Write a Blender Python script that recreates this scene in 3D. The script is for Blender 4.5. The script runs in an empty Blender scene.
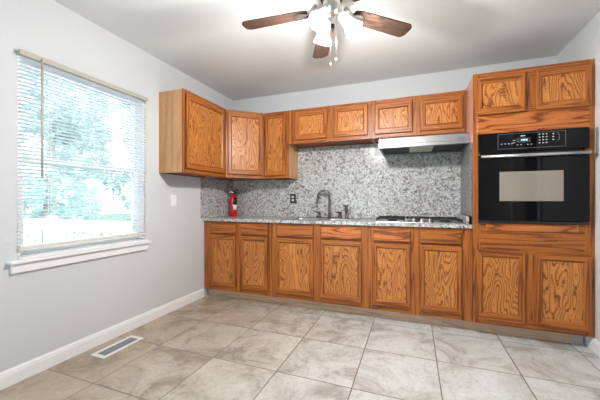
import bpy, math, random
from mathutils import Vector, Matrix
R_ = math.radians
PI = math.pi
random.seed(7)
S = bpy.context.scene
col = S.collection

# ------------------------------------------------------------------ camera
cd = bpy.data.cameras.new('camera'); cam = bpy.data.objects.new('camera', cd); col.objects.link(cam)
cam.location = (2.2826, -3.4694, 1.1151)
cam.rotation_euler = (R_(90.02), 0, R_(20.78))
cd.sensor_width = 36; cd.lens = 298.6 / 600 * 36; cd.shift_y = 0.7 / 600; cd.clip_start = 0.02
S.camera = cam
# ------------------------------------------------------------------ world + light + exposure
W = bpy.data.worlds.new('world'); S.world = W; W.use_nodes = True
bg = W.node_tree.nodes['Background']; bg.inputs[0].default_value = (0.86, 0.94, 1.0, 1); bg.inputs[1].default_value = 6.5
S.view_settings.view_transform = 'Standard'; S.view_settings.look = 'None'
S.view_settings.gamma = 1; S.view_settings.use_curve_mapping = False
S.view_settings.exposure = 0.0
LAMP_W = 43.0          # each bulb of the ceiling fan


def portal(name, loc, rot, sx, sy):
    """marks a window opening so that daylight is sampled through it"""
    l = bpy.data.lights.new(name, 'AREA'); l.shape = 'RECTANGLE'; l.size = sx; l.size_y = sy
    l.cycles.is_portal = True
    o = bpy.data.objects.new(name, l); o.location = loc; o.rotation_euler = rot; col.objects.link(o); return o


PX0, PX1, PZ = 0.3, 1.7, 2.1       # unseen window added behind the camera for fill daylight
portal('fill_window_portal', ((PX0 + PX1) / 2, -5.33, 1.07), (R_(90), 0, 0), PX1 - PX0, 2.05)
portal('window_portal', (-0.135, -1.9, 1.4), (0, R_(-90), 0), 1.29, .93)

H = 2.4746; RW = 3.537; YR = -5.2


# ------------------------------------------------------------------ materials
class NT:
    def __init__(s, name):
        s.m = bpy.data.materials.new(name); s.m.use_nodes = True
        s.n = s.m.node_tree.nodes; s.l = s.m.node_tree.links
        s.b = s.n['Principled BSDF']; s.out = s.n['Material Output']

    def node(s, t, **kw):
        n = s.n.new(t)
        for k, v in kw.items():
            if k.startswith('i_'):
                n.inputs[int(k[2:]) if k[2:].isdigit() else k[2:]].default_value = v
            else: setattr(n, k, v)
        return n

    def link(s, a, b): s.l.new(a, b)

    def math(s, op, a, b=None, c=None, clamp=False):
        n = s.n.new('ShaderNodeMath'); n.operation = op; n.use_clamp = clamp
        for i, v in enumerate((a, b, c)):
            if v is None: continue
            if isinstance(v, (int, float)): n.inputs[i].default_value = v
            else: s.l.new(v, n.inputs[i])
        return n.outputs[0]

    def ramp(s, fac, stops, interp='LINEAR'):
        n = s.n.new('ShaderNodeValToRGB'); n.color_ramp.interpolation = interp
        e = n.color_ramp.elements
        while len(e) < len(stops): e.new(0.5)
        for x, (p, c) in zip(e, stops): x.position = p; x.color = (*c, 1)
        s.l.new(fac, n.inputs[0]); return n.outputs[0]

    def mix(s, fac, a, b, mode='MIX'):
        n = s.n.new('ShaderNodeMix'); n.data_type = 'RGBA'; n.blend_type = mode
        for i, v in ((0, fac), (6, a), (7, b)):
            if isinstance(v, (int, float)): n.inputs[i].default_value = v
            elif isinstance(v, tuple): n.inputs[i].default_value = (*v, 1)
            else: s.l.new(v, n.inputs[i])
        return n.outputs[2]

    def noise(s, vec, scale, detail=3, rough=0.5, dist=0.0):
        n = s.node('ShaderNodeTexNoise'); n.inputs['Scale'].default_value = scale
        n.inputs['Detail'].default_value = detail; n.inputs['Roughness'].default_value = rough
        n.inputs['Distortion'].default_value = dist
        s.l.new(vec, n.inputs['Vector']); return n

    def objvec(s, scale=(1, 1, 1), rnd=True):
        tc = s.node('ShaderNodeTexCoord'); v = tc.outputs['Object']
        if rnd:
            oi = s.node('ShaderNodeObjectInfo')
            k = s.math('MULTIPLY', oi.outputs['Random'], 37.0)
            a = s.node('ShaderNodeVectorMath', operation='ADD'); c = s.node('ShaderNodeCombineXYZ')
            s.l.new(k, c.inputs[0]); s.l.new(k, c.inputs[1]); s.l.new(k, c.inputs[2])
            s.l.new(v, a.inputs[0]); s.l.new(c.outputs[0], a.inputs[1]); v = a.outputs[0]
        m = s.node('ShaderNodeVectorMath', operation='MULTIPLY'); m.inputs[1].default_value = scale
        s.l.new(v, m.inputs[0]); return m.outputs[0]

    def bump(s, h, strength, dist=0.002):
        n = s.node('ShaderNodeBump'); n.inputs['Strength'].default_value = strength
        n.inputs['Distance'].default_value = dist
        s.l.new(h, n.inputs['Height']); s.l.new(n.outputs[0], s.b.inputs['Normal'])


def lin(r, g, b):
    f = lambda c: (c / 255 / 12.92) if c <= 10 else ((c / 255 + 0.055) / 1.055) ** 2.4
    return (f(r), f(g), f(b))


def plain(name, c, rough=0.5, metal=0.0, spec=None, coat=0, noise=0.0, nscale=40):
    t = NT(name); t.b.inputs['Roughness'].default_value = rough; t.b.inputs['Metallic'].default_value = metal
    if spec is not None: t.b.inputs['Specular IOR Level'].default_value = spec
    if coat: t.b.inputs['Coat Weight'].default_value = coat
    v = t.objvec()
    n = t.noise(v, nscale, 3)
    a = tuple(x * (1 - noise) for x in c); b = tuple(min(1, x * (1 + noise)) for x in c)
    t.link(t.ramp(n.outputs[0], [(0.3, a), (0.7, b)]), t.b.inputs['Base Color'])
    return t.m


def oak(name, horiz, light, mid, dark, k=15.0, contrast=1.0, sx=7.0, sl=1.4, rough=0.38, jit=0.3):
    """flat-sawn oak: contour lines of a stretched noise give the cathedral figure"""
    t = NT(name)
    sc = (sl, sx, sx) if horiz else (sx, sx, sl)
    v = t.objvec(sc)
    n = t.noise(v, 1.0, 2.0, 0.45, 0.25)
    j = t.noise(t.objvec((22, 22, 110) if not horiz else (110, 22, 22)), 1.0, 2.0, 0.6)
    a = t.math('MULTIPLY', n.outputs[0], k)
    a = t.math('ADD', a, t.math('MULTIPLY', j.outputs[0], jit))
    f = t.math('FRACT', a)
    band = t.ramp(f, [(0.0, dark), (0.10, mid), (0.35, light), (0.78, mid), (0.92, dark), (1.0, dark)])
    broad = t.noise(t.objvec((3, 3, .8) if not horiz else (.8, 3, 3)), 1.0, 2, 0.5)
    c1 = t.mix(t.math('MULTIPLY', t.math('SUBTRACT', 1.0, broad.outputs[0]), 0.9 * contrast, clamp=True), band, mid) if contrast < 1 else band
    pore = t.noise(t.objvec((300, 300, 9) if not horiz else (9, 300, 300)), 1.0, 2, 0.6)
    pf = t.ramp(pore.outputs[0], [(0.36, (0.62, 0.62, 0.62)), (0.5, (1, 1, 1))])
    c2 = t.mix(0.75, c1, pf, 'MULTIPLY')
    bf = t.ramp(broad.outputs[0], [(0.3, (0.86, 0.84, 0.80)), (0.7, (1.08, 1.08, 1.08))])
    c3 = t.mix(0.8, c2, bf, 'MULTIPLY')
    t.link(c3, t.b.inputs['Base Color'])
    t.b.inputs['Roughness'].default_value = rough
    t.b.inputs['Specular IOR Level'].default_value = 0.42
    t.bump(pore.outputs[0], 0.12, 0.001)
    return t.m


FL = (lin(178, 104, 42), lin(162, 91, 34), lin(118, 60, 20))
M = {}
M['fv'] = oak('oak_frame_vertical', False, *FL, k=9, sx=13, sl=.5)
M['fh'] = oak('oak_frame_horizontal', True, *FL, k=9, sx=13, sl=.5)
PL = (lin(204, 134, 68), lin(188, 116, 52), lin(116, 60, 20))
M['pv'] = oak('oak_panel', False, *PL, k=22, sx=6.5, sl=1.4, jit=.8)
M['bh'] = oak('oak_board', True, lin(196, 116, 58), lin(186, 104, 48), lin(122, 60, 20), k=10, sx=8, sl=.9, jit=.15)
M['veneer'] = oak('oak_veneer', False, lin(206, 158, 114), lin(202, 152, 108), lin(190, 138, 94), k=5, sx=6, sl=.35)
M['pinkwood'] = oak('raw_wood', False, lin(214, 158, 138), lin(206, 146, 124), lin(180, 118, 96), k=5, sx=6, sl=.5)
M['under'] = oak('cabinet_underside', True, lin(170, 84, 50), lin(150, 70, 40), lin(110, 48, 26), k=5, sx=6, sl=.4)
M['toe'] = oak('toe_board', True, lin(214, 184, 158), lin(206, 174, 148), lin(190, 156, 128), k=6, sx=8, sl=.6, rough=.6)
M['blade'] = oak('walnut', True, lin(68, 50, 41), lin(56, 40, 33), lin(36, 26, 21), k=11, sx=16, sl=1.2, rough=.45)
M['blade_edge'] = plain('walnut_edge', lin(60, 38, 26), 0.5)

M['wall'] = plain('wall_paint', lin(205, 207, 209), 0.75, noise=0.012, nscale=2)
M['ceil'] = plain('ceiling_paint', lin(220, 221, 220), 0.85, noise=0.015, nscale=1.5)
M['trim'] = plain('white_trim_paint', lin(236, 236, 238), 0.35, noise=0.01)
M['vinyl'] = plain('white_vinyl', lin(238, 240, 242), 0.4)
M['black'] = plain('black_plastic', (0.012, 0.012, 0.013), 0.35)
M['blackgloss'] = plain('black_glass', (0.004, 0.004, 0.005), 0.03, spec=0.22)
M['iron'] = plain('cast_iron', (0.02, 0.02, 0.021), 0.55)
M['steel'] = plain('brushed_steel', (0.62, 0.62, 0.63), 0.28, metal=1, noise=.05, nscale=90)
M['hoodsteel'] = plain('hood_steel', (0.33, 0.33, 0.335), 0.38, metal=1, noise=.04, nscale=60)
M['steel_sink'] = plain('sink_steel', (0.5, 0.5, 0.51), 0.25, metal=1, noise=.05)
M['nickel'] = plain('dark_nickel', (0.16, 0.15, 0.14), 0.22, metal=1)
M['nickel_fan'] = plain('brushed_nickel', (0.62, 0.6, 0.57), 0.3, metal=1)
M['red'] = plain('red_enamel', lin(205, 18, 26), 0.25, coat=.4)
M['label'] = plain('white_label', lin(225, 225, 225), 0.5)
M['grey'] = plain('grey_metal', lin(120, 122, 126), 0.45)
M['filter'] = plain('hood_filter', lin(40, 40, 43), 0.6, metal=0.0, noise=.3, nscale=120)
M['lens'] = plain('hood_lens', lin(196, 200, 178), 0.35)
M['cream'] = plain('cream_plastic', lin(226, 218, 190), 0.4)
M['beige'] = plain('blind_rail', lin(178, 172, 160), 0.45)
M['railbeige'] = plain('blind_bottom_rail', lin(214, 208, 194), 0.45)
M['cab_in'] = plain('cabinet_inside', lin(120, 84, 56), 0.7)
M['ventwhite'] = plain('vent_enamel', lin(225, 222, 218), 0.4)
M['ventdark'] = plain('vent_louvre', lin(150, 152, 160), 0.45)
M['grass'] = plain('lawn', lin(70, 96, 80), 0.9, noise=.3, nscale=3)
M['deck'] = plain('deck_boards', lin(96, 108, 122), 0.7, noise=.1)
M['bark'] = plain('bark', lin(150, 146, 136), 0.9, noise=.3)
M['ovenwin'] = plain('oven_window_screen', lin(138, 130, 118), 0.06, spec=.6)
M['legend'] = plain('white_legend', lin(205, 208, 212), 0.5)
M['panelgrey'] = plain('panel_outline', lin(110, 112, 116), 0.4)


def leafmat(name, c):
    t = NT(name); n = t.noise(t.objvec((1, 1, 1)), 0.9, 3)
    t.link(t.ramp(n.outputs[0], [(0.3, tuple(x * .65 for x in c)), (0.7, tuple(min(1, x * 1.35) for x in c))]), t.b.inputs['Base Color'])
    t.b.inputs['Roughness'].default_value = 0.5
    tr = t.node('ShaderNodeBsdfTranslucent'); tr.inputs[0].default_value = (*[min(1, x * 1.6) for x in c], 1)
    mx = t.node('ShaderNodeMixShader'); mx.inputs[0].default_value = 0.35
    t.link(t.b.outputs[0], mx.inputs[1]); t.link(tr.outputs[0], mx.inputs[2]); t.link(mx.outputs[0], t.out.inputs[0])
    return t.m


M['leaf'] = leafmat('foliage', lin(214, 218, 216))
M['leaf2'] = leafmat('foliage_deep', lin(172, 188, 184))


def slatmat():
    t = NT('blind_slat'); t.b.inputs['Base Color'].default_value = (*lin(236, 240, 244), 1); t.b.inputs['Roughness'].default_value = .4
    tr = t.node('ShaderNodeBsdfTranslucent'); tr.inputs[0].default_value = (0.9, 0.95, 1, 1)
    mx = t.node('ShaderNodeMixShader'); mx.inputs[0].default_value = 0.3
    t.link(t.b.outputs[0], mx.inputs[1]); t.link(tr.outputs[0], mx.inputs[2]); t.link(mx.outputs[0], t.out.inputs[0])
    return t.m


M['slat'] = slatmat()


def glassmat():
    t = NT('window_glass'); tp = t.node('ShaderNodeBsdfTransparent'); gl = t.node('ShaderNodeBsdfGlossy')
    tp.inputs[0].default_value = (0.93, 0.97, 0.97, 1); gl.inputs['Roughness'].default_value = 0.02
    fr = t.node('ShaderNodeFresnel'); mx = t.node('ShaderNodeMixShader')
    t.link(fr.outputs[0], mx.inputs[0]); t.link(tp.outputs[0], mx.inputs[1]); t.link(gl.outputs[0], mx.inputs[2])
    t.link(mx.outputs[0], t.out.inputs[0]); return t.m


M['glass'] = glassmat()


def emit(name, c, s):
    t = NT(name); t.b.inputs['Base Color'].default_value = (*c, 1)
    t.b.inputs['Emission Color'].default_value = (*c, 1); t.b.inputs['Emission Strength'].default_value = s
    return t.m


M['shade'] = emit('frosted_glass_lit', (1, 0.985, 0.96), 1.1)
M['bulb'] = emit('lit_bulb', (1, 0.98, 0.94), 6.0)
M['clock'] = emit('clock_display', (0.35, 0.75, 0.8), 0.9)


def granite(name, dark=1.0, streak=False):
    t = NT(name)
    v = t.objvec((1, 1, 1), rnd=False)
    if streak: v = t.objvec((10, 10, 50), rnd=False)
    a = t.noise(v, 1.6 if streak else 42, 5, 0.74, 0.3)
    c = t.ramp(a.outputs[0], [(0.35, lin(62, 60, 62)), (0.44, lin(140, 138, 136)), (0.50, lin(184, 183, 180)), (0.62, lin(208, 207, 204))])
    if not streak:
        b = t.noise(v, 72, 3, 0.8, 0.3)
        d = t.ramp(b.outputs[0], [(0.40, (1, 1, 1)), (0.43, (0, 0, 0))])
        c = t.mix(d, c, lin(26, 25, 28))
        g = t.noise(v, 6, 2, 0.5)
        c = t.mix(t.ramp(g.outputs[0], [(0.4, (0, 0, 0)), (0.75, (.45, .45, .45))]), c, lin(176, 174, 172))
    else: c = t.mix(1.0, c, lin(175, 176, 180), 'MULTIPLY')
    t.link(c, t.b.inputs['Base Color'])
    t.b.inputs['Roughness'].default_value = 0.22 if not streak else .4
    return t.m


M['granite'] = granite('speckled_granite')
M['sidepanel'] = granite('grey_stone_panel', streak=True)


def tilemat():
    t = NT('floor_tile')
    tc = t.node('ShaderNodeTexCoord'); sp = t.node('ShaderNodeSeparateXYZ'); t.link(tc.outputs['Object'], sp.inputs[0])
    TX, TY = 0.495, 0.512
    u = t.math('DIVIDE', t.math('SUBTRACT', sp.outputs[0], 0.455), TX)
    w = t.math('DIVIDE', t.math('ADD', sp.outputs[1], 1.70), TY)
    fu = t.math('FRACT', u); fw = t.math('FRACT', w)
    du = t.math('MULTIPLY', t.math('MINIMUM', fu, t.math('SUBTRACT', 1.0, fu)), TX)
    dw = t.math('MULTIPLY', t.math('MINIMUM', fw, t.math('SUBTRACT', 1.0, fw)), TY)
    d = t.math('MINIMUM', du, dw)
    grout = t.math('SUBTRACT', 1.0, t.math('DIVIDE', t.math('SUBTRACT', d, 0.0030), 0.0012, clamp=True), clamp=True)
    cu = t.math('FLOOR', u); cw = t.math('FLOOR', w)
    cc = t.node('ShaderNodeCombineXYZ'); t.link(cu, cc.inputs[0]); t.link(cw, cc.inputs[1])
    wn = t.node('ShaderNodeTexWhiteNoise', noise_dimensions='3D'); t.link(cc.outputs[0], wn.inputs['Vector'])
    off = t.node('ShaderNodeVectorMath', operation='MULTIPLY'); off.inputs[1].default_value = (20, 20, 20)
    t.link(wn.outputs['Color'], off.inputs[0])
    ad = t.node('ShaderNodeVectorMath', operation='ADD'); t.link(tc.outputs['Object'], ad.inputs[0]); t.link(off.outputs[0], ad.inputs[1])
    v = ad.outputs[0]
    n1 = t.noise(v, 3.2, 8, 0.70, 0.7)
    c = t.ramp(n1.outputs[0], [(0.38, lin(168, 164, 160)), (0.46, lin(194, 195, 193)), (0.54, lin(208, 211, 210)), (0.66, lin(216, 220, 221))])
    n2 = t.noise(v, 12, 9, 0.78, 1.0)
    m2 = t.ramp(n2.outputs[0], [(0.54, (0, 0, 0)), (0.70, (.85, .85, .85))])
    n3 = t.noise(v, 1.9, 2, 0.5)
    m3 = t.ramp(n3.outputs[0], [(0.46, (0, 0, 0)), (0.62, (1, 1, 1))])
    mk = t.mix(1.0, m2, m3, 'MULTIPLY')
    c = t.mix(mk, c, lin(150, 130, 112))
    # the tiles under the kitchen window are browner than the rest
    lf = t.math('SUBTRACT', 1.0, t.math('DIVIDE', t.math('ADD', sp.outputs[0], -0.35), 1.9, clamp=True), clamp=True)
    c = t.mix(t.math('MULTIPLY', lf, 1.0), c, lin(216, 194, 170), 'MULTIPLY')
    n4 = t.noise(v, 38, 8, 0.75, 0.8)
    c = t.mix(0.8, c, t.ramp(n4.outputs[0], [(0.38, (0.84, 0.83, 0.81)), (0.5, (1, 1, 1)), (0.62, (1.07, 1.07, 1.07))]), 'MULTIPLY')
    c = t.mix(grout, c, lin(124, 114, 106))
    t.link(c, t.b.inputs['Base Color'])
    t.b.inputs['Roughness'].default_value = 0.34
    t.bump(t.math('SUBTRACT', 1.0, grout), 0.5, 0.003)
    return t.m


M['tile'] = tilemat()


# ------------------------------------------------------------------ mesh builder
class MB:
    def __init__(s): s.v = []; s.f = []; s.m = []; s.sm = []

    def add(s, vs, fs, mi=0, smooth=False):
        b = len(s.v); s.v += [tuple(x) for x in vs]
        for f in fs: s.f.append([b + i for i in f]); s.m.append(mi); s.sm.append(smooth)
        return s

    def box(s, x0, x1, y0, y1, z0, z1, mi=0):
        vs = [(x, y, z) for z in (z0, z1) for y in (y0, y1) for x in (x0, x1)]
        return s.add(vs, [(0, 2, 3, 1), (4, 5, 7, 6), (0, 1, 5, 4), (1, 3, 7, 5), (3, 2, 6, 7), (2, 0, 4, 6)], mi)

    def prism(s, pts, z0, z1, mi=0, smooth=False):
        n = len(pts)
        s.add([(x, y, z0) for x, y in pts] + [(x, y, z1) for x, y in pts],
              [tuple(range(n))[::-1], tuple(range(n, 2 * n))], mi)
        b = len(s.v) - 2 * n
        for i in range(n):
            j = (i + 1) % n; s.f.append([b + i, b + j, b + n + j, b + n + i]); s.m.append(mi); s.sm.append(smooth)
        return s

    def lathe(s, prof, M4=None, n=24, mi=0, cap=True):
        """prof: list of (r, z)"""
        M4 = M4 or Matrix()
        vs = [M4 @ Vector((r * math.cos(2 * PI * i / n), r * math.sin(2 * PI * i / n), z)) for r, z in prof for i in range(n)]
        fs = []
        for k in range(len(prof) - 1):
            for i in range(n):
                j = (i + 1) % n; fs.append((k * n + i, k * n + j, (k + 1) * n + j, (k + 1) * n + i))
        s.add(vs, fs, mi, True)
        if cap:
            b = len(s.v) - len(vs)
            if prof[0][0] > 1e-5: s.f.append([b + i for i in range(n)][::-1]); s.m.append(mi); s.sm.append(False)
            if prof[-1][0] > 1e-5: s.f.append([b + (len(prof) - 1) * n + i for i in range(n)]); s.m.append(mi); s.sm.append(False)
        return s

    def tube(s, pts, r, n=10, mi=0, closed=False):
        P = [Vector(p) for p in pts]; rs = r if isinstance(r, (list, tuple)) else [r] * len(P)
        vs = []; up = None; N = len(P)
        for k, p in enumerate(P):
            if closed: d = P[(k + 1) % N] - P[k - 1]
            else: d = P[min(k + 1, N - 1)] - P[max(k - 1, 0)]
            d.normalize()
            if up is None: up = d.orthogonal().normalized()
            else: up = (up - d * up.dot(d)).normalized()
            w = d.cross(up)
            for i in range(n):
                a = 2 * PI * i / n; vs.append(p + (up * math.cos(a) + w * math.sin(a)) * rs[k])
        fs = []
        for k in range(N if closed else N - 1):
            q = (k + 1) % N
            for i in range(n):
                j = (i + 1) % n; fs.append((k * n + i, k * n + j, q * n + j, q * n + i))
        if not closed: fs += [tuple(range(n))[::-1], tuple(range((N - 1) * n, N * n))]
        return s.add(vs, fs, mi, True)

    def plate(s, us, vs, holes, t0, t1, fn, mi=0):
        """slab with rectangular holes; us, vs grid lines; holes = cells (i, j) left out; fn(u, v, t) -> xyz"""
        I, J = len(us) - 1, len(vs) - 1
        solid = lambda i, j: 0 <= i < I and 0 <= j < J and (i, j) not in holes
        for i in range(I):
            for j in range(J):
                if not solid(i, j): continue
                u0, u1, v0, v1 = us[i], us[i + 1], vs[j], vs[j + 1]
                c = lambda t: [fn(u0, v0, t), fn(u1, v0, t), fn(u1, v1, t), fn(u0, v1, t)]
                s.add(c(t0), [(0, 1, 2, 3)], mi); s.add(c(t1), [(3, 2, 1, 0)], mi)
                for (di, dj, a, b) in ((-1, 0, (u0, v0), (u0, v1)), (1, 0, (u1, v0), (u1, v1)), (0, -1, (u0, v0), (u1, v0)), (0, 1, (u0, v1), (u1, v1))):
                    if not solid(i + di, j + dj):
                        s.add([fn(*a, t0), fn(*b, t0), fn(*b, t1), fn(*a, t1)], [(0, 1, 2, 3)], mi)
        return s

    def build(s, name, mats, parent=None, loc=(0, 0, 0), rotz=0, bevel=0, merge=True):
        me = bpy.data.meshes.new(name); me.from_pydata(s.v, [], s.f)
        if not isinstance(mats, (list, tuple)): mats = [mats]
        for m in mats: me.materials.append(m)
        me.polygons.foreach_set('material_index', s.m); me.polygons.foreach_set('use_smooth', s.sm)
        import bmesh
        bm = bmesh.new(); bm.from_mesh(me)
        if merge: bmesh.ops.remove_doubles(bm, verts=bm.verts, dist=1e-5)
        if merge: bmesh.ops.recalc_face_normals(bm, faces=bm.faces)
        bm.to_mesh(me); bm.free(); me.update()
        o = bpy.data.objects.new(name, me); col.objects.link(o)
        o.location = loc; o.rotation_euler = (0, 0, rotz)
        if parent: o.parent = parent
        if bevel:
            b = o.modifiers.new('bevel', 'BEVEL'); b.width = bevel; b.segments = 2; b.limit_method = 'ANGLE'
        return o


def tag(o, label, cat, group=None, kind=None):
    o['label'] = label; o['category'] = cat
    if group: o['group'] = group
    if kind: o['kind'] = kind
    return o


def thing(name, label, cat, loc=(0, 0, 0), rotz=0, group=None):
    o = bpy.data.objects.new(name, None); col.objects.link(o); o.location = loc; o.rotation_euler = (0, 0, rotz)
    o.empty_display_size = 0.1
    return tag(o, label, cat, group)


def struct(name, mb, m, parent=None, bevel=0, loc=(0, 0, 0)):
    o = mb.build(name, m, parent, loc=loc, bevel=bevel)
    if not parent: o['kind'] = 'structure'
    return o


# ------------------------------------------------------------------ room shell
struct('floor', MB().box(-0.14, RW + 1.3, YR - .1, 0.1, -0.1, 0), M['tile'])
struct('ceiling', MB().box(-0.14, RW + 1.3, YR - .1, 0.1, H, H + .1), M['ceil'])
WY0, WY1, WZ0, WZ1 = -2.365, -1.432, 0.755, 2.045
struct('wall_left', MB().plate([YR, WY0, WY1, 0.0], [0, WZ0, WZ1, H], {(1, 1)}, 0, -0.13, lambda u, v, t: (t, u, v)), M['wall'])
struct('wall_back', MB().box(-0.13, RW + .12, 0, 0.1, 0, H), M['wall'])
DY0, DY1, DZ = -2.62, -1.76, 2.05
struct('wall_right', MB().plate([YR, DY0, DY1, 0.0], [0, DZ, H], {(1, 0)}, RW, RW + .12, lambda u, v, t: (t, u, v)), M['wall'])
struct('wall_rear', MB().plate([-0.13, PX0, PX1, RW + .12], [0, .05, PZ, H], {(1, 1)}, YR, YR - .12, lambda u, v, t: (u, t, v)), M['wall'])
# hall beyond the doorway in the right wall
hb = MB()
hb.box(RW + 1.25, RW + 1.3, -3.4, -1.0, 0, H).box(RW + .12, RW + 1.3, -3.45, -3.4, 0, H).box(RW + .12, RW + 1.3, -1.0, -.95, 0, H)
struct('wall_hall', hb, M['wall'])
# doorway casing
dc = MB(); cw = 0.085
for y0, y1, z0, z1 in ((DY0 - cw, DY0, 0, DZ), (DY1, DY1 + cw, 0, DZ), (DY0 - cw, DY1 + cw, DZ, DZ + cw)):
    dc.box(RW - .018, RW, y0, y1, z0, z1)
dc.box(RW - .002, RW + .122, DY0, DY0 + .018, 0, DZ).box(RW - .002, RW + .122, DY1 - .018, DY1, 0, DZ).box(RW - .002, RW + .122, DY0 + .018, DY1 - .018, DZ - .018, DZ)
struct('door_1', dc, M['trim'], bevel=.003)


def base_profile(length_pts, name, place):
    pts = [(0, 0), (.013, 0), (.013, .07), (.010, .08), (.010, .086), (.005, .094), (.004, .1), (0, .1)]
    mb = MB(); n = len(pts); a, b = length_pts
    mb.add([place(p, q, a) for p, q in pts] + [place(p, q, b) for p, q in pts],
           [tuple(range(n))[::-1], tuple(range(n, 2 * n))] + [(i, (i + 1) % n, n + (i + 1) % n, n + i) for i in range(n)])
    struct(name, mb, M['trim'])


base_profile((YR, -0.625), 'baseboard_left', lambda p, q, t: (p, t, q))
base_profile((DY1 + cw, -0.515), 'baseboard_right', lambda p, q, t: (RW - p, t, q))
base_profile((YR, DY0 - cw), 'baseboard_right_rear', lambda p, q, t: (RW - p, t, q))

# ------------------------------------------------------------------ window 1 (left wall, double hung)
w1 = bpy.data.objects.new('window_1', None); col.objects.link(w1); w1['kind'] = 'structure'; w1.location = (0, (WY0 + WY1) / 2, WZ0)
wp = lambda mb, name, m, bevel=.002: mb.build(name, m, w1, loc=(0, -(WY0 + WY1) / 2, -WZ0), bevel=bevel)
jb = MB()
jb.box(-.128, -.004, WY0, WY0 + .02, WZ0 + .02, WZ1 - .02).box(-.128, -.004, WY1 - .02, WY1, WZ0 + .02, WZ1 - .02)
jb.box(-.128, -.004, WY0, WY1, WZ1 - .02, WZ1).box(-.128, -.055, WY0, WY1, WZ0, WZ0 + .02)
wp(jb, 'window_frame', M['vinyl'])
ya, yb = WY0 + .021, WY1 - .021; zm = 1.385


def sash(name, x0, x1, z0, z1, wS, wB, wT):
    m = MB()
    m.box(x0, x1, ya, ya + wS, z0, z1).box(x0, x1, yb - wS, yb, z0, z1)
    m.box(x0, x1, ya + wS, yb - wS, z0, z0 + wB).box(x0, x1, ya + wS, yb - wS, z1 - wT, z1)
    s = wp(m, name, M['vinyl'])
    g = MB().box((x0 + x1) / 2 - .002, (x0 + x1) / 2 + .002, ya + wS - .003, yb - wS + .003, z0 + wB - .003, z1 - wT + .003)
    g.build('pane', M['glass'], s)


sash('upper_sash', -.122, -.097, zm - .02, WZ1 - .021, .035, .035, .035)
sash('lower_sash', -.092, -.064, WZ0 + .021, zm + .02, .042, .05, .04)
wp(MB().box(-.054, .05, WY0 + .0005, WY1 - .0005, WZ0 - .004, WZ0 + .012).box(0.0005, .05, WY0 - .055, WY1 + .03, WZ0 - .022, WZ0 - .003), 'window_sill', M['trim'], .004)
wp(MB().box(.0005, .024, WY0 - .038, WY1 + .018, WZ0 - .082, WZ0 - .023), 'window_apron', M['trim'], .004)
# ------------------------------------------------------------------ rear fill window (unseen, added behind the camera to let daylight in)
w2 = bpy.data.objects.new('rear_fill_window', None); col.objects.link(w2); w2['kind'] = 'structure'; w2.location = ((PX0 + PX1) / 2, YR, .05)
m = MB(); fy0, fy1 = -.10, -.04; hx = (PX1 - PX0) / 2
for x0, x1 in ((-hx, -hx + .06), (-.04, .04), (hx - .06, hx)): m.box(x0, x1, fy0, fy1, 0, PZ - .05)
for x0, x1 in ((-hx + .06, -.04), (.04, hx - .06)): m.box(x0, x1, fy0, fy1, 0, .08).box(x0, x1, fy0, fy1, PZ - .12, PZ - .05)
m.build('window_frame', M['vinyl'], w2)
MB().box(-hx + .05, -.03, -.072, -.068, .07, PZ - .11).build('pane', M['glass'], w2)
MB().box(.03, hx - .05, -.072, -.068, .07, PZ - .11).build('pane', M['glass'], w2)

# ------------------------------------------------------------------ cabinets
FR = [M['fv'], M['fh']]


def make_door(parent, x0, x1, z0, z1, yf=0.0, t=0.023, s=0.038):
    """framed door with recessed veneer panel; local face plane y = yf, front towards -y"""
    w, h = (x1 - x0) / 2, (z1 - z0) / 2; q = s + .012
    mb = MB()
    def ring(a, y, b=None):
        b = a if b is None else b
        return [(-w + a, y, -h + b), (w - a, y, -h + b), (w - a, y, h - b), (-w + a, y, h - b)]
    rings = [ring(.010, 0), ring(0, -t + .009), ring(0, -t + .005), ring(.005, -t), ring(s - .008, -t, q - .008), ring(s - .005, -t + .004, q - .005),
             ring(s + .003, -t + .013, q + .003), ring(s + .003, 0, q + .003)]
    for a, b in zip(rings, rings[1:]):
        for i in range(4):
            j = (i + 1) % 4
            mb.add([a[i], a[j], b[j], b[i]], [(0, 1, 2, 3)], 1 if i in (0, 2) else 0)
    a, b = rings[-1], rings[0]
    for i in range(4):
        j = (i + 1) % 4; mb.add([a[i], a[j], b[j], b[i]], [(0, 1, 2, 3)], 0)
    d = mb.build('door', FR, parent, loc=((x0 + x1) / 2, yf - .004, (z0 + z1) / 2))
    MB().box(-w + s + .002, w - s - .002, -t + .0132, -.002, -h + q + .002, h - q - .002).build('panel', M['pv'], d)
    return d


def make_drawer(parent, x0, x1, z0, z1, yf=0.0, t=0.023):
    w, h = (x1 - x0) / 2, (z1 - z0) / 2
    e = .009
    v = [(-w + e, 0, -h + e), (w - e, 0, -h + e), (w - e, 0, h - e), (-w + e, 0, h - e), (-w, -.011, -h), (w, -.011, -h), (w, -.011, h), (-w, -.011, h), (-w, -.014, -h), (w, -.014, -h), (w, -.014, h), (-w, -.014, h), (-w + .008, -t, -h + .008), (w - .008, -t, -h + .008), (w - .008, -t, h - .008), (-w + .008, -t, h - .008)]
    mb = MB().add(v, [(0, 1, 2, 3), (15, 14, 13, 12)] + [(4 * k + i, 4 * k + (i + 1) % 4, 4 * k + 4 + (i + 1) % 4, 4 * k + 4 + i) for k in range(3) for i in range(4)])
    return mb.build('drawer', M['bh'] if (x1 * 7) % 2 < 1 else M['fh'], parent, loc=((x0 + x1) / 2, yf - .004, (z0 + z1) / 2))


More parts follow.
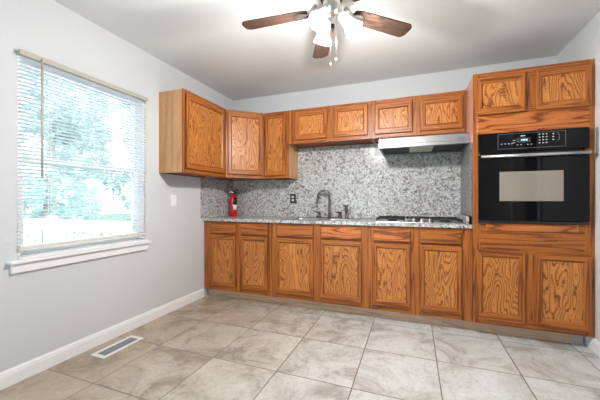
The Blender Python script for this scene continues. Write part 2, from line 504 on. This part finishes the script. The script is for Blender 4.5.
def face_frame(parent, xs, x_open, zs_open, z0, z1, t=.019):
    """xs = (left, right); x_open = openings in x; zs_open = openings in z"""
    mb = MB()
    edges = [xs[0]] + [e for o in x_open for e in o] + [xs[1]]
    for i in range(0, len(edges), 2): mb.box(edges[i], edges[i + 1], 0, t, z0, z1, 0)
    ze = [z0] + [e for o in zs_open for e in o] + [z1]
    for a, b in x_open:
        for i in range(0, len(ze), 2): mb.box(a, b, 0, t, ze[i], ze[i + 1], 1)
    return mb.build('face_frame', FR, parent)


def carcass(parent, x0, x1, y0, y1, z0, z1, mside=None, munder=None, top=True):
    t = .012; mb = MB()
    mb.box(x0, x0 + t, y0, y1, z0, z1, 0).box(x1 - t, x1, y0, y1, z0, z1, 0)
    mb.box(x0 + t, x1 - t, y1 - t, y1, z0, z1, 2)
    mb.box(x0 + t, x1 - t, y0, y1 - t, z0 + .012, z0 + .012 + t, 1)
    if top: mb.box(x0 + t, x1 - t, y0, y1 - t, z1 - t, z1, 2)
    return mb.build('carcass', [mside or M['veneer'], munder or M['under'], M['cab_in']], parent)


GB = 'oak base cabinets along the back wall'
GU = 'oak wall cabinets'
BZ = 0.883


def base_cabinet(x0, x1, doors, label, toe_end=None):
    y = -.61
    t = thing('base_cabinet', label, 'cabinet', (x0, y, 0), 0, GB)
    L = lambda x: x - x0
    ops = [(L(a) + .012, L(b) - .012) for a, b in doors]
    face_frame(t, (0, x1 - x0), ops, [(.165, .705), (.755, .845)], .1, BZ)
    carcass(t, 0, x1 - x0, .019, .6, .1, BZ, top=False)
    for a, b in doors:
        make_drawer(t, L(a), L(b), .744, .857)
        make_door(t, L(a), L(b), .152, .730)
    return t


b1 = base_cabinet(0.004, .884, [(.111, .438), (.509, .834)], 'oak base cabinet in the left corner under the red extinguisher, two narrow doors')
b2 = base_cabinet(.886, 1.879, [(.938, 1.345), (1.424, 1.828)], 'oak base cabinet with two wide doors under the sink')
b3 = base_cabinet(1.881, 2.743, [(1.931, 2.259), (2.338, 2.666)], 'oak base cabinet under the gas cooktop, beside the oven cabinet')
MB().box(0, 2.519, 0, .015, 0, .097).build('toe_board', M['toe'], None, loc=(.004, -.535, 0))
tb = bpy.data.objects['toe_board']; tb.name = 'toe_kick_board'; tag(tb, 'long weathered tan toe kick board below the base cabinets', 'board')
o = MB().box(0, .90, 0, .015, 0, .097).build('toe_kick_board', M['toe'], None, loc=(2.525, -.535, 0)); tag(o, 'shorter tan toe kick board below the oven cabinet', 'board')
o = MB().box(0, .085, 0, .015, 0, .097).build('toe_kick_board', plain('worn_white_paint', lin(176, 168, 162), .6), None, loc=(3.427, -.535, 0)); tag(o, 'white end piece of the toe kick beside the right baseboard', 'board')

# countertop with openings for sink bowls and cooktop
CX1 = 2.743
SX0, SX1, SXm0, SXm1, SY0, SY1 = .975, 1.745, 1.335, 1.385, -.545, -.145
ct = MB().plate([0.001, .99, 1.73, 1.99, 2.67, CX1], [-.635, -.53, -.16, -.001], {(1, 1), (3, 1)}, .885, .915, lambda u, v, t: (u, v, t))
ct = ct.build('countertop', M['granite']); tag(ct, 'speckled white granite countertop with sink and cooktop set in', 'countertop')
# granite backsplash
bs = thing('backsplash', 'tall speckled granite backsplash behind the counter and up to the wall cabinets', 'backsplash', (0, 0, .916))
m = MB().box(.001, .62, -.014, -.001, 0, 1.379 - .916).box(.62, .941, -.014, -.001, 0, 1.379 - .916).box(.941, 1.874, -.014, -.001, 0, 1.763 - .916).box(1.874, CX1 - .006, -.014, -.001, 0, 1.618 - .916)
m.build('back_slab', M['granite'], bs)
MB().box(.001, .015, -.672, -.0145, 0, 1.379 - .916).build('left_slab', M['granite'], bs)
MB().box(0, .02, -.60, -.0145, 0, .068).build('end_splash', M['granite'], bs, loc=(2.704, 0, 0), bevel=.001)
# grey panel against the oven cabinet's side
sp = MB().box(0, .006, -.6, -.0145, 0, .63).build('side_panel', M['sidepanel'], None, loc=(2.7375, 0, .985)); sp.name = 'wall_side_panel'
tag(sp, 'grey stone-look panel covering the oven cabinet side above the cooktop', 'panel')
sg = MB().box(0, .004, -.61, -.0145, 0, .068).build('gap_shadow_strip', M['black'], None, loc=(2.7385, 0, .9155)); tag(sg, 'black strip standing in for the shadow in the gap between end splash and oven cabinet', 'strip')  # shade inside the gap, put in as a black strip

# --- wall cabinets
UZ0, UZ1 = 1.38, 2.155


def wall_cabinet(label, loc, rotz, w, depth, z1, doors, zd, s=.040, under=None):
    """local z=0 is the underside"""
    t = thing('wall_cabinet', label, 'cabinet', loc, rotz, GU)
    h = z1 - loc[2]
    ops = [(a + .012, b - .012) for a, b in doors]
    face_frame(t, (0, w), ops, [(zd[0] + .012 - loc[2], zd[1] - .012 - loc[2])], 0, h)
    carcass(t, 0, w, .019, depth - .001, 0, h)
    for a, b in doors: make_door(t, a, b, zd[0] - loc[2], zd[1] - loc[2], s=s)
    return t


wall_cabinet('tall oak wall cabinet on the left wall beside the window', (.297, -1.272, UZ0), R_(90), .663, .297, UZ1, [(.018, .609)], (1.42, 2.115))
# diagonal corner cabinet
A = Vector((.2985, -.607)); B = Vector((.619, -.2985)); ang = math.atan2(B.y - A.y, B.x - A.x); wd = (B - A).length
t = thing('wall_cabinet', 'diagonal oak corner wall cabinet with strongly figured door', 'cabinet', (A.x, A.y, UZ0), ang, GU)
face_frame(t, (0.002, wd - .002), [(.04, wd - .04)], [(.045, .735)], 0, UZ1 - UZ0)
inv = Matrix.Rotation(-ang, 2)
poly = [(.2985, -.588), (.605, -.2985), (.619, -.001), (.001, -.001), (.001, -.607), (.28, -.607)]
pl = [tuple(inv @ (Vector(p) - A)) for p in poly]
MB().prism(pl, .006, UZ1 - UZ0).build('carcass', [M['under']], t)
make_door(t, .022, wd - .026, .037, .745, s=.040)
wall_cabinet('narrow oak wall cabinet with one door, right of the diagonal corner cabinet', (.6205, -.2985, UZ0), 0, .319, .2975, UZ1, [(.0225, .2855)], (1.41, 2.13), s=.036)
wall_cabinet('short oak wall cabinet above the sink', (.941, -.2985, 1.765), 0, .933, .2975, UZ1, [(.086, .460), (.532, .897)], (1.803, 2.126), s=.045)
wall_cabinet('short oak wall cabinet above the steel range hood', (1.8755, -.2985, 1.765), 0, .868, .2975, UZ1, [(.036, .401), (.474, .841)], (1.800, 2.110), s=.045)

# --- tall oven cabinet
OX0, OX1, OY, OT = 2.7485, 3.5345, -.635, 2.166
oc = thing('oven_cabinet', 'tall oak cabinet housing the black wall oven, doors above and below', 'cabinet', (OX0, OY, 0))
ow = OX1 - OX0; L = lambda x: x - OX0
mb = MB()
hx0, hx1 = L(2.795), L(3.478)
mb.box(0, hx0, 0, .019, .105, OT, 0).box(hx1, ow, 0, .019, .105, OT, 0)
for z0, z1 in ((.105, .18), (.70, .955), (1.64, 1.85), (2.09, OT)): mb.box(hx0, hx1, 0, .019, z0, z1, 1)
mb.box(L(3.085), L(3.188), 0, .019, .18, .70, 0).box(L(3.085), L(3.188), 0, .019, 1.85, 2.09, 0)
mb.build('face_frame', FR, oc)
mb = MB(); e = .019
mb.box(0, .015, e, .633, .105, .96, 0).box(0, .015, e, .633, .96, OT, 0).box(ow - .015, ow, e, .633, .105, OT, 0)
for z in (.12, .90, 1.69, OT - .015): mb.box(.015, ow - .015, e, .633, z, z + .015, 1)
mb.build('carcass', [M['pinkwood'], M['cab_in']], oc)
for a, b, z0, z1 in ((2.771, 3.104, .148, .716), (3.171, 3.508, .146, .712), (2.769, 3.107, 1.818, 2.127), (3.168, 3.509, 1.818, 2.129)):
    make_door(oc, L(a), L(b), z0, z1, s=.044)
MB().box(L(2.775), L(3.505), -.006, -.0005, 1.664, 1.806).build('filler_board', M['bh'], oc, bevel=.002)
MB().box(L(2.84), L(3.44), -.010, -.0005, .874, .932).build('filler_board', M['bh'], oc, bevel=.003)

# --- built-in oven
ov = thing('wall_oven', 'black built-in wall oven with steel bar handle and window', 'oven', (2.78, -.638, .937))
OW = .712
MB().box(.02, OW - .04, .0, .55, .02, .695).build('oven_body', M['black'], ov)
MB().box(0, OW, -.032, -.003, .568, .72).build('control_panel', M['blackgloss'], ov, bevel=.004)
dr = MB().box(0, OW, -.036, -.003, .024, .548).build('oven_door', M['blackgloss'], ov, bevel=.004)
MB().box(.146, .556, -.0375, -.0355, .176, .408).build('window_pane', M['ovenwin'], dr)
hd = MB().tube([(.012, -.075, .530), (.70, -.075, .530)], .0125, 14)
hd.build('handle', M['steel'], dr)
for x in (.03, .665): MB().box(x, x + .02, -.075, -.036, .524, .536).build('handle_bracket', M['steel'], dr)
MB().box(.0, OW, -.028, -.003, .0, .018).build('bottom_vent', M['black'], ov, bevel=.002)
cp = bpy.data.objects['control_panel']
yf = -.0325
fr_ = MB(); x0, x1, z0, z1 = .136, .571, .589, .708; wl = .0022
for b_ in ((x0, x1, z0, z0 + wl), (x0, x1, z1 - wl, z1), (x0, x0 + wl, z0, z1), (x1 - wl, x1, z0, z1)):
    fr_.box(b_[0], b_[1], yf - .001, yf + .001, b_[2], b_[3])
fr_.build('panel_outline', M['panelgrey'], cp)
MB().box(.262, .352, yf - .0012, yf + .001, .634, .672).build('display', plain('display_window', lin(58, 58, 52), .15), cp)
MB().box(.292, .298, yf - .002, yf, .648, .660).box(.302, .315, yf - .002, yf, .648, .660).box(.319, .332, yf - .002, yf, .648, .660).build('clock_digits', M['clock'], cp)
MB().box(.287, .318, yf - .001, yf + .001, .683, .689).build('maker_mark', M['legend'], cp)
marks = [(.155 + k * .024, .012, .628) for k in range(4)] + [(.238, .016, .652), (.238, .016, .634)] + [(x, .011, .616) for x in (.262, .285, .330, .352)]
for x, wd_, z in marks: MB().box(0, wd_, -.001, .001, 0, .0035).build('key_legend', M['legend'], cp, loc=(x, yf, z))
for r in range(4):
    for c in range(3):
        MB().box(-.005, .005, -.0015, .001, -.003, .003).build('button', M['legend'], cp, loc=(.410 + c * .022, yf, .690 - r * .022))
for r in range(3):
    MB().box(-.005, .005, -.0015, .001, -.003, .003).build('button', M['legend'], cp, loc=(.495, yf, .688 - r * .022))
mb = MB().tube([(.515 + .018 * math.sin(a), yf - .001, .662 + .034 * math.cos(a)) for a in [R_(x) for x in range(10, 160, 15)]], .0016, 6)
mb.build('start_arc', M['panelgrey'], cp)
# screws in the board below the oven
for x in (2.84, 3.09, 3.36):
    MB().lathe([(.004, 0), (.003, .002)], Matrix.Rotation(R_(90), 4, 'X'), 10).build('screw', M['grey'], oc, loc=(L(x), -.0005, .845))

# ------------------------------------------------------------------ range hood
hdw = .774
hood = thing('range_hood', 'stainless steel range hood under the short cabinets, above the cooktop', 'range hood', (1.970, -.0155, 1.62))
mb = MB()
# canopy shell (hollow below): profile in y,z extruded in x
prof = [(-.485, 0), (-.485, .030), (-.478, .034), (-.470, .092), (-.300, .1435), (-.002, .1435), (-.002, 0)]
n = len(prof)
outer = [(0, y, z) for y, z in prof] + [(hdw, y, z) for y, z in prof]
fs = [tuple(range(n)), tuple(range(n, 2 * n))[::-1]] + [(i, i + 1, n + i + 1, n + i) for i in range(n - 1)]
mb.add(outer, fs)
# bottom rim
mb.plate([0, .018, hdw - .018, hdw], [-.485, -.462, -.02, -.002], {(1, 1)}, 0, .003, lambda u, v, t: (u, v, t))
mb.build('canopy', M['hoodsteel'], hood)
MB().box(.018, hdw - .018, -.462, -.02, .012, .016).build('underside_liner', M['filter'], hood)
for x0 in (.03, .50):
    MB().box(x0, x0 + .235, -.44, -.05, .006, .0115).build('grease_filter', M['filter'], hood, bevel=.002)
MB().box(.275, .49, -.455, -.12, -.001, .0115).build('light_lens', M['lens'], hood, bevel=.006)
for k in range(5):
    MB().box(-.006, .006, -.003, .002, -.006, .006).build('button', M['legend'], hood, loc=(.325 + k * .022, -.483, .040), bevel=.001)
MB().box(.68, .73, -.4825, -.474, .045, .06).build('badge', M['grey'], hood)

# ------------------------------------------------------------------ sink
sk = thing('kitchen_sink', 'double bowl stainless steel sink set in the granite counter', 'sink', (1.36, -.345, .915))


def bowl(x0, x1, y0, y1, depth):
    m = MB(); rr = .05
    def rrect(ins, z, r):
        pts = []
        for cx, cy, a0 in ((x1 - ins - r, y1 - ins - r, 0), (x0 + ins + r, y1 - ins - r, 90), (x0 + ins + r, y0 + ins + r, 180), (x1 - ins - r, y0 + ins + r, 270)):
            for k in range(5): a = R_(a0 + k * 22.5); pts.append((cx + r * math.cos(a), cy + r * math.sin(a), z))
        return pts
    R = [rrect(-.012, .003, rr), rrect(0, .003, rr), rrect(.004, -.01, rr), rrect(.008, -depth + .03, rr), rrect(.03, -depth, rr)]
    N = 20
    for a, b in zip(R, R[1:]): m.add(a + b, [(i, (i + 1) % N, N + (i + 1) % N, N + i) for i in range(N)], 0, True)
    m.add(R[-1], [tuple(range(N))])
    return m


for x0, x1 in ((-.355, -.02), (.02, .355)):
    b = bowl(x0, x1, -.17, .17, .17).build('bowl', M['steel_sink'], sk)
    MB().lathe([(.0, .002), (.035, .002), (.042, 0)], n=20).build('drain', M['nickel'], b, loc=((x0 + x1) / 2, 0, -.169))
MB().plate([-.40, -.356, -.02, .02, .356, .40], [-.21, -.171, .171, .225], {(1, 1), (3, 1)}, .0005, .004, lambda u, v, t: (u, v, t)).build('rim', M['steel_sink'], sk, bevel=.001)

# faucet
fc = thing('faucet', 'dark metal gooseneck faucet with two lever handles behind the sink', 'faucet', (1.368, -.092, .9155))
MB().tube([(-.15, 0, .005), (.15, 0, .005)], .006, 8).box(-.16, .16, -.024, .024, 0, .007).build('deck_plate', M['nickel'], fc, bevel=.002)
g = [(0, 0, .007), (0, 0, .06), (0, 0, .20)]
for k in range(0, 13):
    a = PI * k / 12; g.append((-.068 + .068 * math.cos(a), -.02 * k / 12, .245 + .075 * math.sin(a)))
g.append((-.140, -.022, .205)); g.append((-.142, -.022, .185))
MB().lathe([(.022, .007), (.02, .03), (.013, .05)], n=16).tube(g, .0125, 12).build('spout', M['nickel'], fc)
MB().lathe([(.013, 0), (.015, .012), (.013, .028), (.009, .032)], n=14).build('spout_tip', M['nickel'], fc, loc=(-.142, -.022, .168))
for sgn in (-1, 1):
    h = MB().lathe([(.026, .007), (.023, .022), (.016, .045), (.021, .055), (.019, .068), (0, .074)], n=16)
    h.tube([(0, 0, .06), (sgn * .025 * (1 if sgn < 0 else -1), -.03, .068), (sgn * .05 * (1 if sgn < 0 else -1), -.055, .074)], [.010, .008, .007], 8)
    h.build('lever_handle', M['nickel'], fc, loc=(sgn * .125, 0, 0))
ss = tag(MB().lathe([(.02, 0), (.019, .012), (.011, .02), (.011, .06), (.015, .075), (.018, .11), (.014, .135), (.016, .150), (0, .155)], n=16)
         .tube([(0, 0, .135), (-.018, -.016, .145), (-.03, -.03, .143)], [.012, .011, .009], 8).build('side_sprayer', M['nickel'], None, loc=(1.568, -.095, .9155)),
         'upright dark side sprayer right of the faucet', 'sprayer')

# ------------------------------------------------------------------ gas cooktop
ck = thing('gas_cooktop', 'stainless gas cooktop with black grates and four centre knobs', 'cooktop', (2.322, -.345, .9155))
MB().box(-.368, .368, -.255, .235, 0, .007).build('top_plate', M['steel'], ck, bevel=.003)
MB().box(-.33, .33, -.17, .17, -.06, -.001).build('burner_box', M['black'], ck)
for gx in (-.235, .235, 0):
    m = MB(); x0, x1, y0, y1, zt, r = gx - (.13 if gx < 0 else .115), gx + (.115 if gx < 0 else .12), -.215, .20, .040, .0065
    if gx == 0: x0, x1, y0 = -.105, .105, -.02
    ym = (y0 + y1) / 2
    for a, b in (((x0, y0), (x1, y0)), ((x1, y0), (x1, y1)), ((x1, y1), (x0, y1)), ((x0, y1), (x0, y0)), ((x0, ym), (x1, ym))):
        m.tube([(*a, zt - .008), (*b, zt - .008)], r, 6)
    for cy in ((-.10, .10) if gx else (.09,)):
        for dx, dy in ((1, 0), (-1, 0), (0, 1), (0, -1)):
            m.tube([(gx + dx * .105, cy + dy * .095, zt - .004), (gx + dx * .03, cy + dy * .03, zt)], r, 6)
    for x in (x0, x1):
        for y in (y0, ym, y1): m.tube([(x, y, zt - .006), (x, y, .0075)], .006, 6)
    m.build('grate', M['iron'], ck)
    for cy in ((-.10, .10) if gx else (.09,)):
        MB().lathe([(.048, .0075), (.046, .014), (.03, .017), (.03, .024), (.026, .027), (0, .027)], n=20).build('burner', M['iron'], ck, loc=(gx, cy, 0))
for kx in (-.104, -.036, .034, .102):
    MB().lathe([(.023, .0075), (.023, .010), (.018, .012), (.017, .030), (.013, .033), (0, .033)], n=18).box(-.004, .004, -.017, .017, .030, .037).build('knob', M['steel'], ck, loc=(kx, -.175, 0), bevel=.001)

# ------------------------------------------------------------------ fire extinguisher
fx = thing('fire_extinguisher', 'small red fire extinguisher standing on the counter in the corner', 'fire extinguisher', (.130, -.195, .9155), R_(12))
MB().lathe([(.043, 0), (.047, .006), (.047, .232), (.043, .256), (.030, .274), (.016, .281), (.016, .290)], n=28).build('cylinder', M['red'], fx)


def wrap(z0, z1, a0, a1, r, m, name):
    mb = MB(); N = 10; vs = []
    for rr_ in (r, r + .0008):
        for z in (z0, z1):
            for k in range(N + 1): a = R_(a0 + (a1 - a0) * k / N); vs.append((rr_ * math.cos(a), rr_ * math.sin(a), z))
    q = N + 1; fs = []
    for k in range(N):
        fs += [(k, k + 1, q + k + 1, q + k), (2 * q + k, 3 * q + k, 3 * q + k + 1, 2 * q + k + 1), (k, 2 * q + k, 2 * q + k + 1, k + 1), (q + k, q + k + 1, 3 * q + k + 1, 3 * q + k)]
    fs += [(0, q, 3 * q, 2 * q), (N, 2 * q + N, 3 * q + N, q + N)]
    return mb.add(vs, fs, 0, True).build(name, m, fx)


wrap(.085, .150, -75, -10, .0472, M['label'], 'white_label')
wrap(.150, .245, -75, 0, .0472, M['black'], 'black_label')
MB().lathe([(.02, .285), (.023, .296), (.023, .312), (.016, .320), (0, .320)], n=16).box(-.022, .022, -.014, .014, .300, .330).build('valve', M['black'], fx, bevel=.002)
MB().tube([(0, 0, .322), (.03, -.01, .332), (.062, -.02, .338)], [.010, .010, .009], 8).tube([(0, 0, .308), (.03, -.01, .306), (.055, -.02, .300)], [.007, .006, .005], 8).build('handle', M['black'], fx)
MB().tube([(-.01, 0, .310), (-.03, -.008, .312), (-.052, -.016, .310)], [.012, .014, .019], 10).build('nozzle', M['steel'], fx)
MB().lathe([(.011, 0), (.011, .008), (.009, .01), (0, .01)], Matrix.Translation((-.004, -.013, .306)) @ Matrix.Rotation(R_(90), 4, 'X'), 14).build('pressure_gauge', M['label'], fx)

# ------------------------------------------------------------------ outlet + switch plates
ot = thing('wall_outlet', 'black outlet plate with two cream sockets on the granite backsplash', 'outlet', (.878, -.0145, 1.143))
MB().box(-.038, .038, -.006, -.0005, -.058, .058).build('plate', M['black'], ot, bevel=.002)
for z in (-.02, .02): MB().box(-.013, .013, -.009, -.0062, z - .012, z + .012).build('socket', M['cream'], ot, bevel=.003)
sw = thing('wall_plate', 'blank white cover plate on the left wall below the left cabinet', 'wall plate', (.0005, -1.085, 1.12))
MB().box(0, .006, -.036, .036, -.058, .058).build('plate', M['trim'], sw, bevel=.002)
MB().box(.0062, .0085, -.012, .012, -.025, .025).build('rocker', M['trim'], sw, bevel=.001)
ms = MB().box(-.008, 0, -.012, .012, 0, .20).build('grey_wall_strip', M['grey'], None, loc=(RW - .0005, -.672, 1.45), bevel=.002); tag(ms, 'short grey strip on the right wall beside the oven handle', 'metal strip')  # narrow upright grey bar at the right wall

# ------------------------------------------------------------------ floor register
vt = thing('floor_register', 'white floor register with grey louvres beside the left baseboard', 'floor vent', (.176, -1.826, .0005))
MB().plate([-.070, -.042, .042, .070], [-.170, -.138, .138, .170], {(1, 1)}, 0, .006, lambda u, v, t: (u, v, t)).build('frame', M['ventwhite'], vt, bevel=.002)
m = MB().box(-.042, .042, -.138, .138, .0002, .001)
for k in range(22):
    y = -.131 + k * .0125; m.box(-.041, .041, y - .002, y + .002, .001, .005)
m.box(-.002, .002, -.138, .138, .001, .0055)
m.build('louvres', M['ventdark'], vt)

# ------------------------------------------------------------------ blind
bl = thing('window_blind', 'white horizontal slat blind with tilt wand filling the kitchen window', 'blind', (.022, (WY0 + WY1) / 2, WZ1))
hw = (WY1 - WY0) / 2 + .004
MB().box(-.0215, .012, -hw, hw, -.028, -.001).box(.012, .015, -hw - .004, hw + .004, -.031, .002).build('headrail', M['beige'], bl, bevel=.002)
m = MB(); zt, zb = -.048, -1.205; n = 50; tl = R_(14)
for k in range(n):
    z = zt + (zb - zt) * k / (n - 1); w_ = .0128
    pr = [(-w_ * math.cos(tl), -w_ * math.sin(tl)), (0, .0022), (w_ * math.cos(tl), w_ * math.sin(tl))]
    vs = []
    for y in (-hw + .001, hw - .001):
        for dx, dz in pr: vs.append((-.008 + dx, y, z + dz))
    m.add(vs, [(0, 1, 4, 3), (1, 2, 5, 4)], 0, True)
m.build('slats', M['slat'], bl, merge=False)
MB().box(-.022, .008, -hw + .003, hw - .003, -1.232, -1.216).build('bottom_rail', M['railbeige'], bl, bevel=.002)
MB().tube([(.022, -.36, -.02), (.022, -.36, -.78)], .0065, 8).tube([(.004, -.36, -.012), (.022, -.36, -.02)], .003, 6).build('tilt_wand', M['beige'], bl)
for y in (-.30, -.02, .28, .40):
    MB().box(-.0218, -.0212, y - .001, y + .001, -1.22, -.036).box(.0052, .0058, y - .001, y + .001, -1.22, -.036).build('ladder_cord', M['slat'], bl)

# ------------------------------------------------------------------ ceiling fan
HX, HY = 1.858, -1.858
fan = thing('ceiling_fan', 'ceiling fan with walnut blades and three lit frosted shades', 'ceiling fan', (HX, HY, H))
MB().lathe([(.068, -.0005), (.068, -.02), (.05, -.05), (.02, -.06)], n=28).build('canopy', M['nickel_fan'], fan)
MB().lathe([(.03, -.06), (.075, -.085), (.098, -.12), (.100, -.18), (.085, -.215), (.055, -.232)], n=32).build('motor_housing', M['nickel_fan'], fan)
MB().lathe([(.060, -.232), (.062, -.240), (.060, -.246)], n=28).build('dark_ring', M['blade_edge'], fan)
MB().lathe([(.046, -.246), (.048, -.262), (.044, -.305), (.030, -.322), (.012, -.330), (0, -.332)], n=28).build('switch_housing', M['nickel_fan'], fan)
ZB = 2.176 - H


def blade_outline():
    pts = [(.135, -.038), (.16, -.046)]
    pts += [(.20, -.050), (.485, -.056)]
    for k in range(1, 6): a = R_(-90 + k * 15); pts.append((.490 + .04 * math.cos(a), -.018 + .04 * math.sin(a)))
    for k in range(0, 6): a = R_(0 + k * 15); pts.append((.490 + .04 * math.cos(a), .018 + .04 * math.sin(a)))
    pts += [(.485, .056), (.20, .050), (.16, .046), (.135, .038)]
    return pts


bo = blade_outline()
for k in range(5):
    a = R_(114 + 72 * k)
    br = MB()
    o_ = len(bo)
    br.prism(bo, -.003, .003, 0)
    b = br.build('blade', [M['blade'], M['blade_edge']], fan, loc=(0, 0, ZB))
    for p in b.data.polygons:
        if abs(p.normal.z) < .5: p.material_index = 1
    b.rotation_euler = (R_(-9), R_(1.5), a)
    ir = MB().tube([(.085, 0, .035), (.12, 0, .012), (.155, 0, -.002)], [.012, .010, .012], 8)
    ir.lathe([(0, -.010), (.026, -.009), (.030, -.0035)], Matrix.Translation((.175, 0, 0)) @ Matrix.Diagonal((1.3, .8, 1, 1)), 18)
    ir.build('blade_bracket', M['nickel_fan'], b)
vR = R_(20.78)
for k in range(3):
    a = R_(12 + 120 * k); ca, sa = math.cos(a), math.sin(a)
    neck = Vector((.056 * ca, .056 * sa, -.335)); mouth = Vector((.128 * ca, .128 * sa, -.4246))
    MB().tube([(.02 * ca, .02 * sa, -.31), (.044 * ca, .044 * sa, -.318), tuple(neck)], [.009, .009, .012], 8).build('lamp_arm', M['nickel_fan'], fan)
    ax = (mouth - neck).normalized(); q = ax.to_track_quat('Z', 'Y').to_matrix().to_4x4()
    T = Matrix.Translation(neck) @ q
    L_ = (mouth - neck).length
    pr = [(.022, -.002), (.026, .01), (.030, .035), (.036, .065), (.044, .09), (.052, L_), (.049, L_), (.041, .089), (.033, .065), (.027, .035), (.022, .012)]
    sh = MB().lathe(pr, T, 28, cap=False).build('lamp_shade', M['shade'], fan)
    MB().lathe([(0.001, .012), (.014, .02), (.018, .04), (.022, .052), (.018, .064), (.010, .070), (0.001, .072)], T, 18, cap=False).build('bulb', M['bulb'], sh)
    l = bpy.data.lights.new('bulb_light', 'POINT'); l.energy = LAMP_W; l.shadow_soft_size = .024; l.color = (1, .985, .965)
    lo = bpy.data.objects.new('bulb_light', l); col.objects.link(lo); lo.parent = fan; lo.location = tuple(mouth + ax * .030)
for dx, dl in ((-.004, .268), (.026, .242)):
    px, py = dx * math.cos(vR), dx * math.sin(vR)
    m = MB().tube([(px, py, -.325), (px, py, -.325 - dl)], .0014, 6)
    m.lathe([(0.0005, 0), (.004, -.005), (.0055, -.012), (.003, -.02), (0.0005, -.022)], Matrix.Translation((px, py, -.325 - dl)), 10)
    m.build('pull_chain', M['nickel_fan'], fan)

# ------------------------------------------------------------------ outside: lawn, deck, railing, trees
struct('ground_lawn', MB().box(-40, -.14, -12, 30, -.9, -.8), M['grass'])
struct('deck_floor', MB().box(-5.0, -.14, -6, -.75, -.15, -.05), M['deck'])
rl = thing('deck_railing', 'white picket deck railing outside the kitchen window', 'railing', (-2.4, -.85, -.05))
MB().box(-2.5, 2.24, -.045, .045, .86, .91).box(-2.5, 2.24, -.02, .02, .77, .86).box(-2.5, 2.24, -.02, .02, .10, .16).build('rail', M['vinyl'], rl)
for k in range(28):
    MB().box(-.034, .034, -.018, .018, .16, .77).build('picket', M['vinyl'], rl, loc=(-2.42 + k * .168, 0, 0))
for x in (-2.45, -.1, 2.19): MB().box(-.05, .05, .0455, .13, -.75, .95).build('post', M['vinyl'], rl, loc=(x, 0, 0))


def tree(x, y, h, r, mat, label, n=3800):
    t = thing('tree', label, 'tree', (x, y, -.8), 0, 'trees outside the kitchen window')
    MB().tube([(0, 0, 0), (.1, 0, h * .3), (0, .1, h * .7)], [.18, .14, .05], 8).build('trunk', M['bark'], t)
    mb = MB(); cl = []
    for _ in range(16):
        a = random.uniform(0, 2 * PI); rr = r * math.sqrt(random.random()) * .8
        cl.append((rr * math.cos(a), rr * math.sin(a), random.uniform(.08, .95) * h, random.uniform(.35, .6) * r * .9))
    for _ in range(n):
        c = random.choice(cl)
        d = Vector((random.gauss(0, 1), random.gauss(0, 1), random.gauss(0, 1))).normalized() * c[3] * random.uniform(.6, 1.05)
        p = Vector(c[:3]) + d
        u = Vector((random.gauss(0, 1), random.gauss(0, 1), random.gauss(0, 1))).normalized(); w = u.orthogonal().normalized()
        s = random.uniform(.09, .17)
        mb.add([p - u * s, p - w * s * .5, p + u * s, p + w * s * .5], [(0, 1, 2, 3)])
    mb.build('crown', mat, t, merge=False)


tree(-6.5, 1.4, 6.0, 1.4, M['leaf2'], 'deeper green tree outside, left part of the window')
tree(-6.5, 5.4, 6.5, 1.6, M['leaf'], 'pale green tree outside, right part of the window')
tree(-11, 3.0, 7.0, 1.9, M['leaf'], 'pale green tree outside, behind the deeper green one')
tree(-11, 8.2, 7.5, 1.9, M['leaf2'], 'deeper green tree outside, far right behind the pale one')
tree(-16.5, 7.2, 8.0, 2.3, M['leaf2'], 'most distant tree outside, in the middle of the window')
